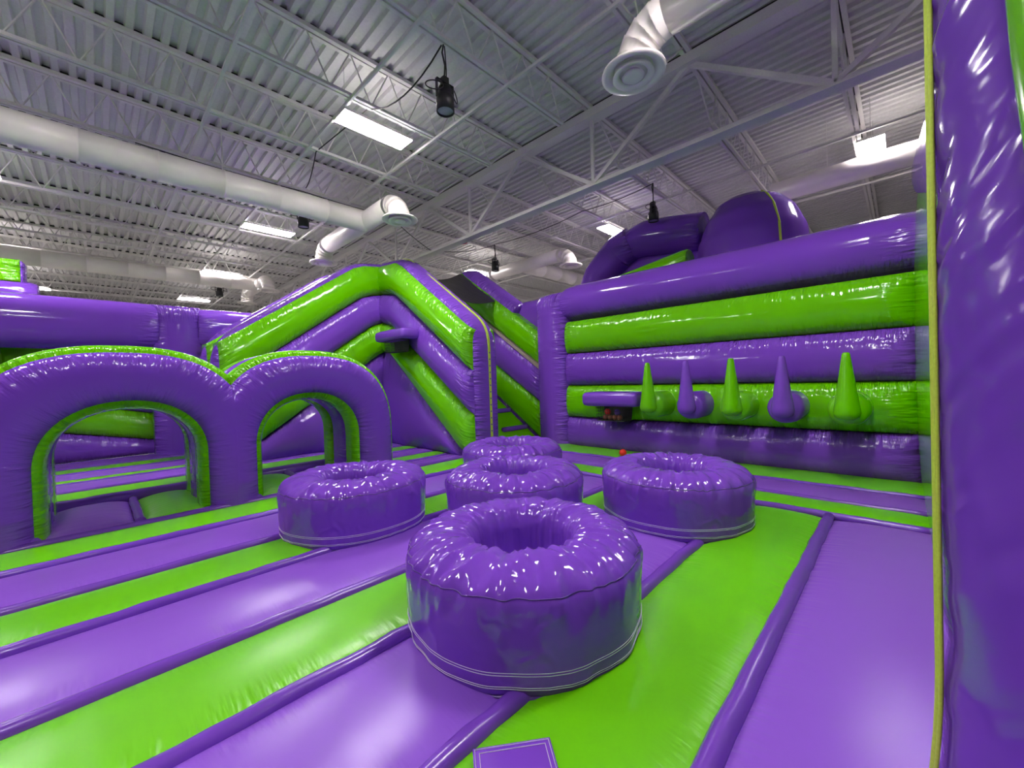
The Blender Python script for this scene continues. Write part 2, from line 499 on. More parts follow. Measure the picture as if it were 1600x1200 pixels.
def diffuser(par, x, y, z):
    m = MB().lathe([(0.20, 0.10), (0.22, 0.04), (0.36, 0.0), (0.36, -0.025), (0.30, -0.03), (0.245, 0.01), (0.20, 0.06)], 36, (x, y, z), True)
    f = m.build('diffuser', 'duct', par, True)
    MB().lathe([(0.19, 0.05), (0.235, -0.045), (0.235, -0.055), (0.16, -0.03), (0.155, 0.0)], 32, (x, y, z), True).build('diffuser_ring', 'duct', f, True)
    MB().lathe([(0.001, 0.03), (0.09, 0.0), (0.13, -0.055), (0.10, -0.065), (0.001, -0.065)], 32, (x, y, z)).build('diffuser_cone', 'duct', f, True)

def duct(label, main=None, branch_x=None, y0=None, y1=None, zt=5.45, r=0.21, rm=0.24, dirs=(True, True), zb=5.1):
    t = thing('air_duct', label, 'air duct', (branch_x, (y0+y1)/2, zt))
    if main:
        (xa, ya), (xb, yb) = main
        n = max(2, int(abs(xb-xa)/0.9)); pts = []; rs = []
        for i in range(n+1):
            for dx, dr in ((-0.015, 0), (-0.012, 0.007), (0.012, 0.007), (0.015, 0)):
                f = min(1, max(0, i/n+dx/abs(xb-xa)))
                pts.append((xa+(xb-xa)*i/n+dx, ya+(yb-ya)*f, zt)); rs.append(rm+dr)
        MB().tube(pts, rs, 24).build('main_run', 'duct', t, True)
    MB().tube([(branch_x, y0, zt), (branch_x, (y0+y1)/2, zt), (branch_x, y1, zt)], r, 24).build('branch_run', 'duct', t, True)
    for q in (0.12, 0.88):
        yy = y0+(y1-y0)*q
        MB().bar((branch_x, yy, zt+r-0.01), (branch_x, yy, ZD+0.002), 0.02, 0.006).build('hanger_strap', 'steel', t)
    if main:
        for q in (0.1, 0.35, 0.6, 0.85):
            xx = xa+(xb-xa)*q; yy = ya+(yb-ya)*q
            MB().bar((xx, yy, zt+rm-0.01), (xx, yy, ZD+0.002), 0.02, 0.006).build('hanger_strap', 'steel', t)
    for yy, sgn, on in ((y0, -1, dirs[0]), (y1, 1, dirs[1])):
        if not on: continue
        pts = elbow_down((branch_x, yy), (0, sgn, 0), r, zt, zb)
        P, rs = [pts[0]], [r]
        for k in range(1, len(pts)):
            dn = (pts[k]-pts[k-1]).normalized()
            P += [pts[k]-dn*0.016, pts[k]-dn*0.012, pts[k]+dn*0.002]; rs += [r, r+0.010, r+0.002]
        MB().tube(P, rs, 24).build('elbow', 'duct', t, True)
        diffuser(t, branch_x, yy+sgn*0.42, zb-0.06)
    return t
duct('long white round duct with a tee branch and two down-turned diffusers over the arches', ((HX0+0.1, 9.09), (4.54, 9.04)), 4.54, 7.93, 11.16, zt=5.30, zb=4.97)
duct('white duct with a gored elbow and ring diffuser hanging near the girder truss', None, 4.50, -5.0, 1.80, dirs=(False, True))
duct('far pale duct with down-turned elbows above the purple beam', ((HX0+0.1, 18.4), (4.55, 18.0)), 4.55, 17.2, 19.4, dirs=(True, True))
duct('white duct crossing in front of a panel light beyond the right wall', None, 10.45, -6.0, 2.0, zt=5.36, dirs=(False, False))
duct('white duct with an elbow behind the purple arch tube, beyond the girder truss', ((10.62, 9.5), (HX1-0.1, 9.5)), 10.62, 7.95, 11.0, dirs=(True, True))

# ---------------------------------------------------------------- spotlights with cables
def loop_cable(c, r, tilt, n=18):
    return [V(c)+V((r*math.cos(2*PI*k/n)*math.cos(tilt), r*math.cos(2*PI*k/n)*math.sin(tilt), 0.5*r*math.sin(2*PI*k/n))) for k in range(n)]
def make_spot():
    t = thing('spotlight', '-', 'spotlight', (0, 0, 5.1), 'black spotlights hung from the joists', local=True)
    m = MB().lathe([(0.001, 0.16), (0.075, 0.16), (0.085, 0.14), (0.085, 0.06), (0.105, 0.05), (0.115, 0.0), (0.115, -0.15), (0.10, -0.15), (0.10, -0.135)], 24)
    m.build('lamp_body', 'black', t, True)
    MB().lathe([(0.10, -0.13), (0.06, -0.14), (0.001, -0.142)], 24).build('lens', 'lens', t, True)
    m = MB()
    m.bar((-0.125, 0, 0.0), (-0.125, 0, 0.22), 0.012, 0.04); m.bar((0.125, 0, 0.0), (0.125, 0, 0.22), 0.012, 0.04)
    m.bar((-0.13, 0, 0.22), (0.13, 0, 0.22), 0.04, 0.012); m.box((-0.04, -0.04, 0.20), (0.04, 0.04, 0.28))
    m.build('yoke', 'black', t)
    m = MB(); m.tube([(0, 0, 0.27), (0.015, 0.0, 0.45), (-0.015, 0.01, 0.6), (0, 0, 0.70)], 0.012, 6)
    m.tube([(0.03, 0, 0.25), (0.05, 0.02, 0.42), (0.01, -0.01, 0.68)], 0.008, 6)
    m.build('hanging_cable', 'cable', t, True)
    for s in (-1, 1):
        m = MB().tube(loop_cable((s*0.16, 0, 0.12), 0.11, 0.6*s), 0.008, 6, closed=True)
        m.build('cable_loop', 'cable', t, True)
    return t
spot0 = make_spot()
SPOTS = [((3.22, 4.15, 5.08), 'large black spotlight hanging by cables near the brightest LED panel'),
         ((3.36, 9.62, 5.19), 'black spotlight hanging just under the long white duct'),
         ((8.83, 3.97, 5.08), 'black spotlight hanging behind the girder truss, over the purple arch tube'),
         ((8.96, 9.26, 5.08), 'black spotlight hanging above the black mesh canopy, by an LED panel'),
         ((3.34, 18.36, 5.08), 'tiny far black spotlight hanging over the purple beam by the far duct')]
for i, (p, lab) in enumerate(SPOTS):
    o = spot0 if i == 0 else dup(spot0, p)
    o.location = p; o['label'] = lab
def cable(pts, label, r=0.010, sags=None):
    P = []
    for i, (a, b) in enumerate(zip(pts[:-1], pts[1:])):
        a, b = V(a), V(b); L = (b-a).length; sg = sags[i] if sags else 0.03
        for k in range(8):
            t = k/8; P.append(a.lerp(b, t)+V((0, 0, -sg*L*4*t*(1-t))))
    P.append(V(pts[-1]))
    o = MB().tube(P, r, 6).build('power_cable', 'cable', None, True)
    return tag(o, label, 'cable', 'black power cables under the roof')
cable([(3.20, 4.16, 5.77), (3.15, 5.9, 5.775), (3.13, 6.02, 5.825), (3.0, 7.58, 5.825), (2.95, 7.68, 5.775), (3.33, 9.30, 5.80)], 'black power cable swagged between the two nearer black spotlights', 0.010, (0.12, 0.0, 0.0, 0.0, 0.06))
cable([(0.6, 9.36, 5.73), (3.30, 9.36, 5.73), (5.4, 9.36, 5.73), (6.6, 9.4, 5.145), (8.9, 9.2, 5.73)], 'black power cable running above the long white duct', 0.010, (0.01, 0.01, 0.03, 0.05))
cable([(8.83, 3.95, 5.77), (8.9, 5.9, 5.77), (8.95, 9.2, 5.77)], 'black power cable drooping between the spotlights beyond the girder truss')
t = thing('alarm_bell', 'small red round fitting under the roof beside the girder truss', 'alarm', (7.78, 9.4, 5.62))
MB().lathe([(0.001, 0.08), (0.05, 0.08), (0.06, 0.03), (0.13, 0.02), (0.14, -0.02), (0.08, -0.05), (0.001, -0.055)], 20, (7.78, 9.4, 5.62)).build('bell', 'redsteel', t, True)
MB().box((7.75, 9.37, 5.69), (7.81, 9.43, 5.785)).build('mount', 'steel', t)

# ================================================================== inflatable floor
fl = thing('bounce_floor', 'striped green and purple inflatable bounce floor with puffed strips and purple piping', 'inflatable floor', (1, 4, -0.6))
UP = (0, 0, 1)
def strip_x(x0, x1, y0, y1, col, b=0.075, pinch=0.25):
    return pillow('floor_strip', (x0, y0, 0), (x1, y0, 0), (x1, y1, 0), (x0, y1, 0), UP, b, col+'_floor', fl, 0.6, 0, 14, 2.2, pinch, (1, 1), 0.3)
def strip_y(x0, x1, y0, y1, col, b=0.06, pinch=0.25):
    return pillow('floor_strip', (x0, y0, 0), (x0, y1, 0), (x1, y1, 0), (x1, y0, 0), UP, b, col+'_floor', fl, 0.6, 0, 14, 2.2, pinch, (1, 1), 0.3)
def pipe(a, b, r=0.042):
    a, b = V(a), V(b); n = max(3, int((b-a).length/0.12)); sd = a.x*3.1+a.y*1.7
    pts = []; rs = []
    for i in range(n+1):
        q = a.lerp(b, i/n)
        q += V((0.006*noise.noise((i*0.7, sd, 0)), 0.012*noise.noise((i*0.5, sd, 3)), 0.008*noise.noise((i*0.4, sd, 7))))
        pts.append(q); rs.append(r*(1+0.12*noise.noise((i*0.9, sd, 11))))
    return MB().tube(pts, rs, 10).build('seam_piping', 'piping', fl, True)
XA = -3.2
SE = [-0.62, 0.54, 1.28, 2.09, 2.80, 3.65, 4.33, 5.22, 5.98]
CO = ['purple', 'green']*4
for i in range(8):
    strip_x(XA, 5.0, SE[i], SE[i+1], CO[i])
for y in SE[1:]:
    pipe((XA, y, 0.035), (4.98, y, 0.035), 0.048)
strip_x(XA, 1.9, -1.6, -0.64, 'green')
# cross strips in front of the far wall
pipe((5.05, -0.2, 0.03), (5.05, 5.7, 0.03))
strip_y(5.09, 5.62, -0.25, 5.8, 'green'); pipe((5.64, -0.2, 0.025), (5.64, 5.75, 0.025), 0.03)
strip_y(5.66, 6.32, -0.25, 5.8, 'purple'); pipe((6.34, -0.2, 0.025), (6.34, 5.75, 0.025), 0.03)
strip_y(6.36, 7.25, -0.25, 5.8, 'green')
# to the right of the arches
S2 = [5.98, 6.6, 7.15, 7.7, 8.3, 9.2]
for i in range(5):
    strip_x(3.5, 5.0, S2[i]+0.03, S2[i+1]-0.03, ['purple', 'green'][i % 2], 0.05)
    pipe((3.5, S2[i+1], 0.02), (4.98, S2[i+1], 0.02), 0.03)
# cells under the arches
for x0, x1, c in ((XA, -0.5, 'purple'), (-0.44, 0.26, 'purple'), (0.34, 0.94, 'green'), (1.0, 1.40, 'purple'), (1.48, 2.14, 'green'), (2.22, 2.86, 'purple'), (2.9, 3.46, 'purple')):
    strip_x(x0, x1, 6.04, 7.5, c, 0.13 if c == 'green' or x0 == -0.44 else 0.05, 0.3)
for x in (-0.47, 0.30, 0.97, 1.44, 2.18, 2.88):
    pipe((x, 6.05, 0.04), (x, 7.5, 0.04), 0.05)
pipe((XA, 7.55, 0.06), (3.46, 7.55, 0.06), 0.09)
# behind the arches
for y0, y1, c in ((7.64, 8.82, 'green'), (8.86, 9.62, 'purple'), (9.66, 9.92, 'green'), (9.96, 10.73, 'purple'), (10.77, 11.38, 'green'), (11.42, 12.3, 'purple')):
    strip_x(-6.0, 1.55 if y0 > 8.85 else 3.46, y0, y1, c, 0.06)
    pipe((-6.0, y1+0.02, 0.02), (1.55, y1+0.02, 0.02), 0.03)
strip_x(1.6, 3.46, 8.86, 9.2, 'purple', 0.04)
# stitched anchor patch on the nearest green strip
def patch():
    c = V((0.98, 0.98, 0.085)); a = V((0.80, -0.60, -0.02)).normalized(); b = V((0.60, 0.80, 0.0)).normalized()
    m = MB(); h = 0.15
    for zz in (0, 0.012):
        pass
    q = [c+a*(-h)+b*h, c+a*h+b*h, c+a*h-b*h, c-a*h-b*h]
    up = V((0, 0, 0.012))
    m.add(q+[p+up for p in q], [(0,1,2,3),(4,7,6,5),(0,4,5,1),(1,5,6,2),(2,6,7,3),(3,7,4,0)])
    o = m.build('anchor_patch', 'peg_purple', fl); o['label'] = 'small square purple patch sewn on with double white stitching'
    for k in (0.84, 0.95):
        pts = [c+up*1.1+a*(sx*h*k)+b*(sy*h*k) for sx, sy in ((-1, 1), (1, 1), (1, -1), (-1, -1))]
        s = MB().tube(pts, 0.0022, 5, closed=True).build('stitch_row', 'stitch', o)
    s = MB().tube([c+up*1.1-a*h*0.84-b*h*0.3, c+up*1.1+a*h*0.84-b*h*0.3], 0.0022, 5).build('stitch_row', 'stitch', o)
patch()

# ================================================================== far wall with the pegs
NX = (-1, 0, 0)
WX = 7.16
w1 = thing('inflatable_wall', 'tall inflatable wall of stacked purple and green tubes carrying five ring-toss pegs', 'inflatable wall', (WX+0.35, 2.6, 0))
ZS = [0.0, 0.635, 1.31, 1.995, 2.68]
for i in range(4):
    z0, z1 = ZS[i], ZS[i+1]
    pillow('wall_tube', (WX, 5.25, z0), (WX, -0.16, z0), (WX, -0.16, z1), (WX, 5.25, z1), NX, 0.26, ['purple', 'green'][i % 2], w1, 0.75, 0.15, 20, 2.0, 0.34)
sweep('wall_tube', (WX, 5.25, 0), (WX, -0.16, 0), ellipse(0.62, 0.42, 32, (-0.375, 3.08), 2.1), NX, UP, 'purple', w1, 0.3, 0.06, 0.25, (4, 28))
pillow('post', (WX+0.02, 5.99, 0), (WX+0.02, 5.99, 3.33), (WX+0.02, 5.19, 3.36), (WX+0.02, 5.19, 0), NX, 0.33, 'post', w1, 0.7, 0.1, 20, 2.0, 0.25, (0, 1))
sweep('wall_tube', (WX+0.1, 7.08, 0), (WX+0.1, 5.90, 0), ellipse(0.33, 0.43, 28, (-0.52, 3.02), 2.3), NX, UP, 'purple', w1, 0.2, 0.1, 0.2)
def peg(y, col):
    z = 0.985
    prof = [(0.22, 7.12), (0.222, 6.95), (0.218, 6.65), (0.205, 6.47), (0.17, 6.43), (0.001, 6.42)]
    vs, fs = [], []; seg = 28
    for k, (r, x) in enumerate(prof):
        for j in range(seg):
            a = 2*PI*j/seg; vs.append((x, y+r*math.cos(a), z+r*math.sin(a)))
    for k in range(len(prof)-1):
        for j in range(seg):
            fs.append((k*seg+j, k*seg+(j+1) % seg, (k+1)*seg+(j+1) % seg, (k+1)*seg+j))
    p = obj('ring_toss_peg', vs, fs, 'peg_'+col, w1)
    p['label'] = col+' padded peg standing out from the wall with an upright cone'
    cone = MB().lathe([(0.001, 0.865), (0.07, 0.87), (0.118, 0.90), (0.135, 0.95), (0.13, 1.0), (0.104, 1.18), (0.076, 1.40), (0.047, 1.62), (0.040, 1.668), (0.030, 1.685), (0.001, 1.69)], 22, (6.33, y, 0))
    cone.build('cone', 'peg_'+col, p, True)
for y, c in zip((3.02, 2.40, 1.765, 1.15, 0.49), ('green', 'purple', 'green', 'purple', 'green')):
    peg(y, c)

def padded_ring(L, W, H, hl, hw, r=0.07):
    """flat padded slab L x W x H with a rectangular hole, local coordinates, rounded all round; top at z = 0"""
    n = 8; loops = []
    def rr(a, b, rad, z):
        pts = []
        for cx, cy, a0 in ((a-rad, b-rad, 0), (-a+rad, b-rad, PI/2), (-a+rad, -b+rad, PI), (a-rad, -b+rad, 1.5*PI)):
            for k in range(n):
                t = a0+PI/2*k/(n-1); pts.append((cx+rad*math.cos(t), cy+rad*math.sin(t), z))
        return pts
    e = min(r, H*0.28)
    loops = [rr(hl/2, hw/2, 0.03, -H), rr(hl/2, hw/2, 0.03, -e), rr(hl/2+e, hw/2+e, 0.03, 0), rr(L/2-e, W/2-e, 0.06, 0),
             rr(L/2-e*0.3, W/2-e*0.3, 0.07, -e*0.3), rr(L/2, W/2, 0.08, -e), rr(L/2, W/2, 0.08, -H+e), rr(L/2-e*0.3, W/2-e*0.3, 0.07, -H+e*0.3), rr(L/2-e, W/2-e, 0.06, -H)]
    m = 4*n; vs = [p for l in loops for p in l]; fs = []
    for i in range(len(loops)):
        j = (i+1) % len(loops)
        for k in range(m): fs.append((i*m+k, i*m+(k+1) % m, j*m+(k+1) % m, j*m+k))
    return vs, fs
def hoop(label, loc, rotz, L, W, H, nl, nh):
    t = thing('ball_hoop', label, 'hoop', loc, 'padded ball hoops', local=True)
    t.rotation_euler = (0, 0, rotz)
    vs, fs = padded_ring(L, W, H, nl*0.95, W*0.55)
    obj('padded_rim', vs, fs, 'peg_purple', t)
    m = MB(); a, b = nl/2, W*0.30
    def edge(p, q, f): return V(p).lerp(V(q), f)
    top = [(-a, -b, -H+0.02), (a, -b, -H+0.02), (a, b, -H+0.02), (-a, b, -H+0.02)]
    bot = [(-a*0.92, -b*0.92, -H-nh), (a*0.92, -b*0.92, -H-nh), (a*0.92, b*0.92, -H-nh), (-a*0.92, b*0.92, -H-nh)]
    for k in range(4):
        p0, p1, q0, q1 = top[k], top[(k+1) % 4], bot[k], bot[(k+1) % 4]
        nn = 12 if k % 2 == 0 else 7
        for i in range(nn+1): m.tube([edge(p0, p1, i/nn), edge(q0, q1, i/nn)], 0.0035, 4, False)
        for i in range(6): m.tube([edge(p0, q0, i/5), edge(p1, q1, i/5)], 0.0035, 4, False)
    # closed net floor
    m.add([V(q)+V((0, 0, 0)) for q in bot]+[V(q)+V((0, 0, 0.012)) for q in bot], [(0,1,2,3),(4,7,6,5),(0,4,5,1),(1,5,6,2),(2,6,7,3),(3,7,4,0)])
    # dense back mesh
    q = [top[2], top[3], bot[3], bot[2]]
    m.add([V(p) for p in q]+[V(p)+V((0, -0.008, 0)) for p in q], [(0,1,2,3),(4,7,6,5),(0,4,5,1),(1,5,6,2),(2,6,7,3),(3,7,4,0)])
    m.build('net', 'net', t)
    return t
hoop('purple padded ball hoop with black net of balls on the pegged wall', (6.70, 3.87, 1.19), -PI/2, 1.12, 0.50, 0.26, 0.60, 0.27)
hoop('purple padded ball hoop with an empty black net high in the corner of the slides', (4.585, 7.905, 2.62), -PI/2, 1.19, 0.43, 0.22, 0.62, 0.25)
def ball(p, r, mat, label, group=None):
    m = MB().lathe([(r*math.sin(PI*k/12)+1e-5, r*math.cos(PI*k/12)) for k in range(13)], 20, (0, 0, 0))
    o = m.build('play_ball', mat, None, True); o.location = p
    return tag(o, label, 'ball', group)
ball((6.50, 3.60, 0.112), 0.066, 'red', 'small red play ball lying on the floor before the pegged wall')
for by in (4.03, 3.93, 3.83, 3.73):
    ball((6.66, by, 0.720), 0.050, 'brownball', 'brown play ball at the bottom of the black hoop net', 'brown balls in the net')
ball((6.66, 3.98, 0.820), 0.062, 'red', 'red play ball inside the black hoop net')
ball((6.66, 3.78, 0.815), 0.058, 'purpleball', 'violet play ball inside the black hoop net')

# ================================================================== climbing lane: near wall, end post, ramp, far wall
rw = thing('climbing_lane_wall', 'sloped inflatable lane wall with green and purple diagonal tubes and lime webbing on its end', 'inflatable wall', (5.27, 7.5, 0))
X0 = 5.0
def R3(l): return [(X0, y, z) for y, z in l]
top = [(5.83, 2.45), (8.40, 4.28), (9.2, 4.36)]
s1 = [(5.83, 1.66), (8.50, 3.55), (9.2, 3.67)]
s2 = [(5.83, 0.82), (8.65, 2.82), (9.2, 2.97)]
s3 = [(5.83, 0.0), (6.10, 0.05), (8.80, 2.20), (9.2, 2.26)]
def ins(l, f=0.1):          # an extra point to match a four-point rail
    (a, b), (c, d) = l[0], l[1]; return [l[0], (a+(c-a)*f, b+(d-b)*f)]+l[1:]
def wrap_panel(path, q0, q1, axis, b, mat, parent, side):
    """puffed strip that follows a path (h, z) over the end and top of a wall, from q0 to q1 across; axis 'y' or 'x' is h"""
    P = [V((h, 0, z)) for h, z in path]; F = []
    for i in range(len(P)-1):
        n = max(1, int((P[i+1]-P[i]).length/0.12))
        F += [P[i].lerp(P[i+1], k/n) for k in range(n)]
    F.append(P[-1])
    for _ in range(3):
        F = [F[0]]+[(F[i-1]+F[i]*2+F[i+1])/4 for i in range(1, len(F)-1)]+[F[-1]]
    nv = 14; vs, wr, ed = [], [], []; s = 0
    for i, p in enumerate(F):
        t = (F[min(i+1, len(F)-1)]-F[max(i-1, 0)]).normalized(); nrm = V((-t.z, 0, t.x))*side
        if i: s += (p-F[i-1]).length
        for back in (0, 1):
            for j in range(nv+1):
                v = (1-math.cos(PI*j/nv))/2; q = q0+(q1-q0)*v
                e = p+nrm*(b*math.sqrt(max(0, 1-(2*v-1)**2))) if not back else p-nrm*0.08
                vs.append((q, e.x, e.z) if axis == 'y' else (e.x, q, e.z))
                wr.append((s, v*(q1-q0))); ed.append((9, min(v, 1-v)*(q1-q0)))
    n = nv+1; fs = []; R = 2*n
    for i in range(len(F)-1):
        for j in range(nv):
            a = i*R+j; fs.append((a, a+1, a+R+1, a+R)); a += n; fs.append((a, a+R, a+R+1, a+1))
        for j in (0, nv):
            a = i*R+j; fs.append((a, a+R, a+R+n, a+n))
    return obj('edge_panel', vs, fs, mat, parent, (wr, ed))
rail_pillow('wall_tube', R3(s1), R3(top), NX, 0.25, 'green', rw, 0.53, 0.1, 16, 2.0, 0.18)
rail_pillow('wall_tube', R3(s2), R3(s1), NX, 0.24, 'purple', rw, 0.53, 0.1, 16, 2.0, 0.18)
rail_pillow('wall_tube', R3(s3), R3(ins(s2)), NX, 0.24, 'green', rw, 0.53, 0.1, 16, 2.0, 0.18)
rail_pillow('base_panel', R3([(6.08, 0), (7.4, 0), (8.80, 0), (9.2, 0)]), R3([(6.08, 0.04), (7.4, 1.08), (8.80, 2.20), (9.2, 2.26)]), NX, 0.20, 'purple', rw, 0.5, 0.05, 18, 2.0, 0.35)
wrap_panel([(5.83, 0.0), (5.83, 2.12), (5.92, 2.48), (6.15, 2.68), (8.40, 4.28), (9.2, 4.36)], X0-0.02, X0+0.55, 'y', 0.14, 'post', rw, 1)
xm = X0+0.27
web = [(5.69, 0.03), (5.69, 2.12), (5.70, 2.26), (5.735, 2.40), (5.79, 2.52), (5.87, 2.63), (5.98, 2.73), (6.10, 2.82), (8.25, 4.33), (8.40, 4.41), (8.55, 4.45), (9.1, 4.50)]
m = MB()
for (a, b), (c, d) in zip(web[:-1], web[1:]):
    dn = V((0, c-a, d-b)).normalized(); up = V((0, -dn.z, dn.y))
    m.bar(V((xm, a, b))-dn*0.004, V((xm, c, d))+dn*0.004, 0.055, 0.014, up)
m.build('webbing_strip', 'lime', rw)['label'] = 'lime yellow webbing strip with grommets'
m = MB()
for k in range(16):
    m.box((xm-0.012, 5.678, 0.12+k*0.125), (xm+0.012, 5.684, 0.145+k*0.125))
m.build('webbing_loop', 'hem', rw)

ramp = thing('climbing_ramp', 'green inflatable climbing ramp with purple padded rungs between the lane walls', 'climbing ramp', (6.35, 7.6, 0))
pillow('ramp_bed', (5.60, 5.95, 0.0), (5.60, 9.3, 2.35), (7.07, 9.3, 2.35), (7.07, 5.95, 0.0), (0, -0.575, 0.818), 0.05, 'green', ramp, 0.25, 0, 12, 2.4, 0.2)
for k, (xa, xb) in enumerate(((6.2, 7.0), (6.2, 7.0), (6.2, 7.0), (6.2, 7.0))):
    y = 6.35+k*0.53; z = (y-5.95)*0.7015+0.09
    vs, fs = padded_ring(xb-xa, 0.14, 0.10, 0.004, 0.004, 0.05)
    o = obj('rung', [(v[0]+(xa+xb)/2, v[1]+y, v[2]+z+0.05) for v in vs], fs, 'peg_purple', ramp)

lw = thing('climbing_lane_far_wall', 'far sloped wall of the climbing lane with diagonal purple and green tubes behind the post', 'inflatable wall', (7.5, 7.8, 0))
X1 = WX+0.08
def R4(l): return [(X1, y, z) for y, z in l]
def dg(z0, k=0.70, y1=8.85): return [(6.0, z0), (y1, z0+k*(y1-6.0))]
pairs = [((0.02, 0.70), (0.88, 0.64), 'green'), ((0.88, 0.64), (1.66, 0.70), 'purple'), ((1.76, 0.70), (2.50, 0.70), 'green')]
for (a, ka), (b, kb), c in pairs:
    rail_pillow('wall_tube', R4(dg(a, ka)), R4(dg(b, kb)), NX, 0.18, c, lw, 0.2, 0.0, 14, 2.0, 0.15)
rail_pillow('base_panel', R4([(6.0, -0.3), (9.5, -0.3)]), R4(dg(0.02)), NX, 0.03, 'purple', lw, 0.4, 0, 10, 2.0, 0.2)
m = MB().bar((X1-0.05, 6.0, 1.71), (X1-0.05, 8.8, 3.67), 0.10, 0.07, (0, 0, 1)); m.build('gap_filler', 'gap_fill', lw)  # added strip standing in for the pale background through the gap
rail_pillow('top_panel', [(X1-0.02, 6.9, 3.13), (X1-0.02, 8.7, 4.38), (X1-0.02, 9.1, 4.42)], [(X1+0.62, 6.9, 3.13), (X1+0.62, 8.7, 4.38), (X1+0.62, 9.1, 4.42)], (0, -0.575, 0.818), 0.24, 'purple', lw, 0.3, 0, 14, 2.0, 0.2)

tp = [(5.45, 7.60, 3.80), (7.14, 8.80, 4.46), (7.14, 7.42, 3.48), (5.45, 6.95, 3.30)]
vs, fs = [], []
N1, N2 = 14, 12
for i in range(N1+1):
    for j in range(N2+1):
        u, v = i/N1, j/N2
        p = V(tp[0]).lerp(V(tp[1]), u).lerp(V(tp[3]).lerp(V(tp[2]), u), v)
        p.z -= 0.10*math.sin(PI*u)*(0.4+0.6*v) + 0.012*math.sin(9*v+3*u)
        vs.append(p)
off = len(vs); vs += [p-V((0, 0, 0.012)) for p in vs]
for i in range(N1):
    for j in range(N2):
        a = i*(N2+1)+j; fs.append((a, a+N2+1, a+N2+2, a+1)); fs.append((off+a, off+a+1, off+a+N2+2, off+a+N2+1))
tc_ = obj('mesh_canopy', vs, fs, 'tarp', None, None, True, False)
tag(tc_, 'black mesh canopy stretched between the climbing lane walls at the top', 'canopy')

# ================================================================== slide wall running left from the corner
NY = (0, -1, 0)
def slide_wall(name, label, Y, dx, dz=0.0):
    t = thing(name, label, 'inflatable wall', (3.4+dx, Y+0.25, 0))
    def R5(l): return [(x+dx, Y, max(z+dz, 0.0)) for x, z in l]
    top = [(1.62, 2.36), (4.38, 4.27), (5.0, 4.35)]
    a1 = [(1.62, 1.54), (4.48, 3.55), (5.0, 3.66)]
    a2 = [(1.62, 0.74), (4.70, 2.89), (5.0, 2.97)]
    a3 = [(1.62, 0.0), (1.70, 0.05), (4.80, 2.16), (5.0, 2.25)]
    rail_pillow('wall_tube', R5(a1), R5(top), NY, 0.25, 'green', t, 0.5, 0.1, 16, 2.0, 0.2)
    rail_pillow('wall_tube', R5(a2), R5(a1), NY, 0.24, 'purple', t, 0.5, 0.1, 16, 2.0, 0.2)
    rail_pillow('wall_tube', R5(a3), R5(ins(a2, 0.03)), NY, 0.24, 'green', t, 0.5, 0.1, 16, 2.0, 0.2)
    rail_pillow('base_panel', [(x+dx, Y, 0) for x in (1.72, 3.2, 4.8, 5.0)], R5([(1.72, 0.06), (3.2, 1.07), (4.80, 2.16), (5.0, 2.25)]), NY, 0.20, 'purple', t, 0.45, 0.05, 18, 2.0, 0.3)
    wrap_panel([(h+dx, z+dz) for h, z in [(1.64, -dz), (1.64, 2.06), (1.72, 2.34), (1.95, 2.56), (4.38, 4.26), (5.0, 4.34)]], Y-0.02, Y+0.52, 'x', 0.12, 'purple', t, 1)
    return t
slide_wall('slide_wall', 'sloped inflatable slide wall of green and purple diagonal tubes meeting the lane wall in a corner', 9.2, 0.0)
slide_wall('slide_wall', 'second sloped inflatable wall on the far side of the slide bed', 11.0, 0.10, 0.12)
sb = thing('slide_bed', 'purple inflatable slide bed between the two sloped slide walls', 'slide', (3.4, 10.4, 0))
pillow('bed_panel', (1.62, 9.80, 0.7), (4.7, 9.80, 2.9), (4.7, 10.76, 2.9), (1.62, 10.76, 0.7), (-0.575, 0, 0.818), 0.06, 'purple', sb, 0.7, 0, 12, 2.4, 0.2)

# ================================================================== double arch
arch = thing('double_arch', 'purple inflatable double archway with green bands round its two openings', 'inflatable arch', (1.2, 6.75, 0))
AYF, AYB = 6.12, 7.42
CXS = (0.20, 2.18); HWO, ZSP, ZT = 1.19, 0.72, 1.92
INN = ((0.235, 0.70, 1.39), (2.145, 0.70, 1.39))
XM = 1.19
def outer_r(cx, ox, phi, left, pw=2.5):
    """distance from (ox, ZSP) along phi to the outer outline of the arch centred cx"""
    c, s = math.cos(phi), math.sin(phi); lo, hi = 0.05, 3.0
    def inside(r):
        x, z = ox+r*c, ZSP+r*s
        if left and x > XM: return False
        if not left and x < XM: return False
        d = abs(x-cx)/HWO; zz = max(0, z-ZSP)/(ZT-ZSP)
        return d**pw+zz**pw < 1
    for _ in range(40):
        mid = (lo+hi)/2
        if inside(mid): lo = mid
        else: hi = mid
    return lo
def arch_rows(idx):
    cx = CXS[idx]; ox, hw, zt = INN[idx]; left = idx == 0
    rows = []
    legs = [0.0, 0.06, 0.2, 0.36, 0.54]
    xl, xr = (cx-HWO, XM) if left else (XM, cx+HWO)
    for z in legs: rows.append(((ox-hw, z), (xl, z)))
    for k in range(41):
        phi = PI*(1-k/40); c, s = math.cos(phi), math.sin(phi)
        q = 2.15
        ri = 1/((abs(c)/hw)**q+(abs(s)/(zt-ZSP))**q)**(1/q)
        ro = outer_r(cx, ox, phi, left)
        rows.append(((ox+ri*c, ZSP+ri*s), (ox+ro*c, ZSP+ro*s)))
    for z in reversed(legs): rows.append(((ox+hw, z), (xr, z)))
    return rows
ROWS = [arch_rows(0), arch_rows(1)]
inner_lines = [[r[0] for r in R] for R in ROWS]
out_l = [r[1] for r in ROWS[0] if r[1][0] < XM-1e-3]
out_r = [r[1] for r in ROWS[1] if r[1][0] > XM+1e-3]
outer_line = out_l+out_r
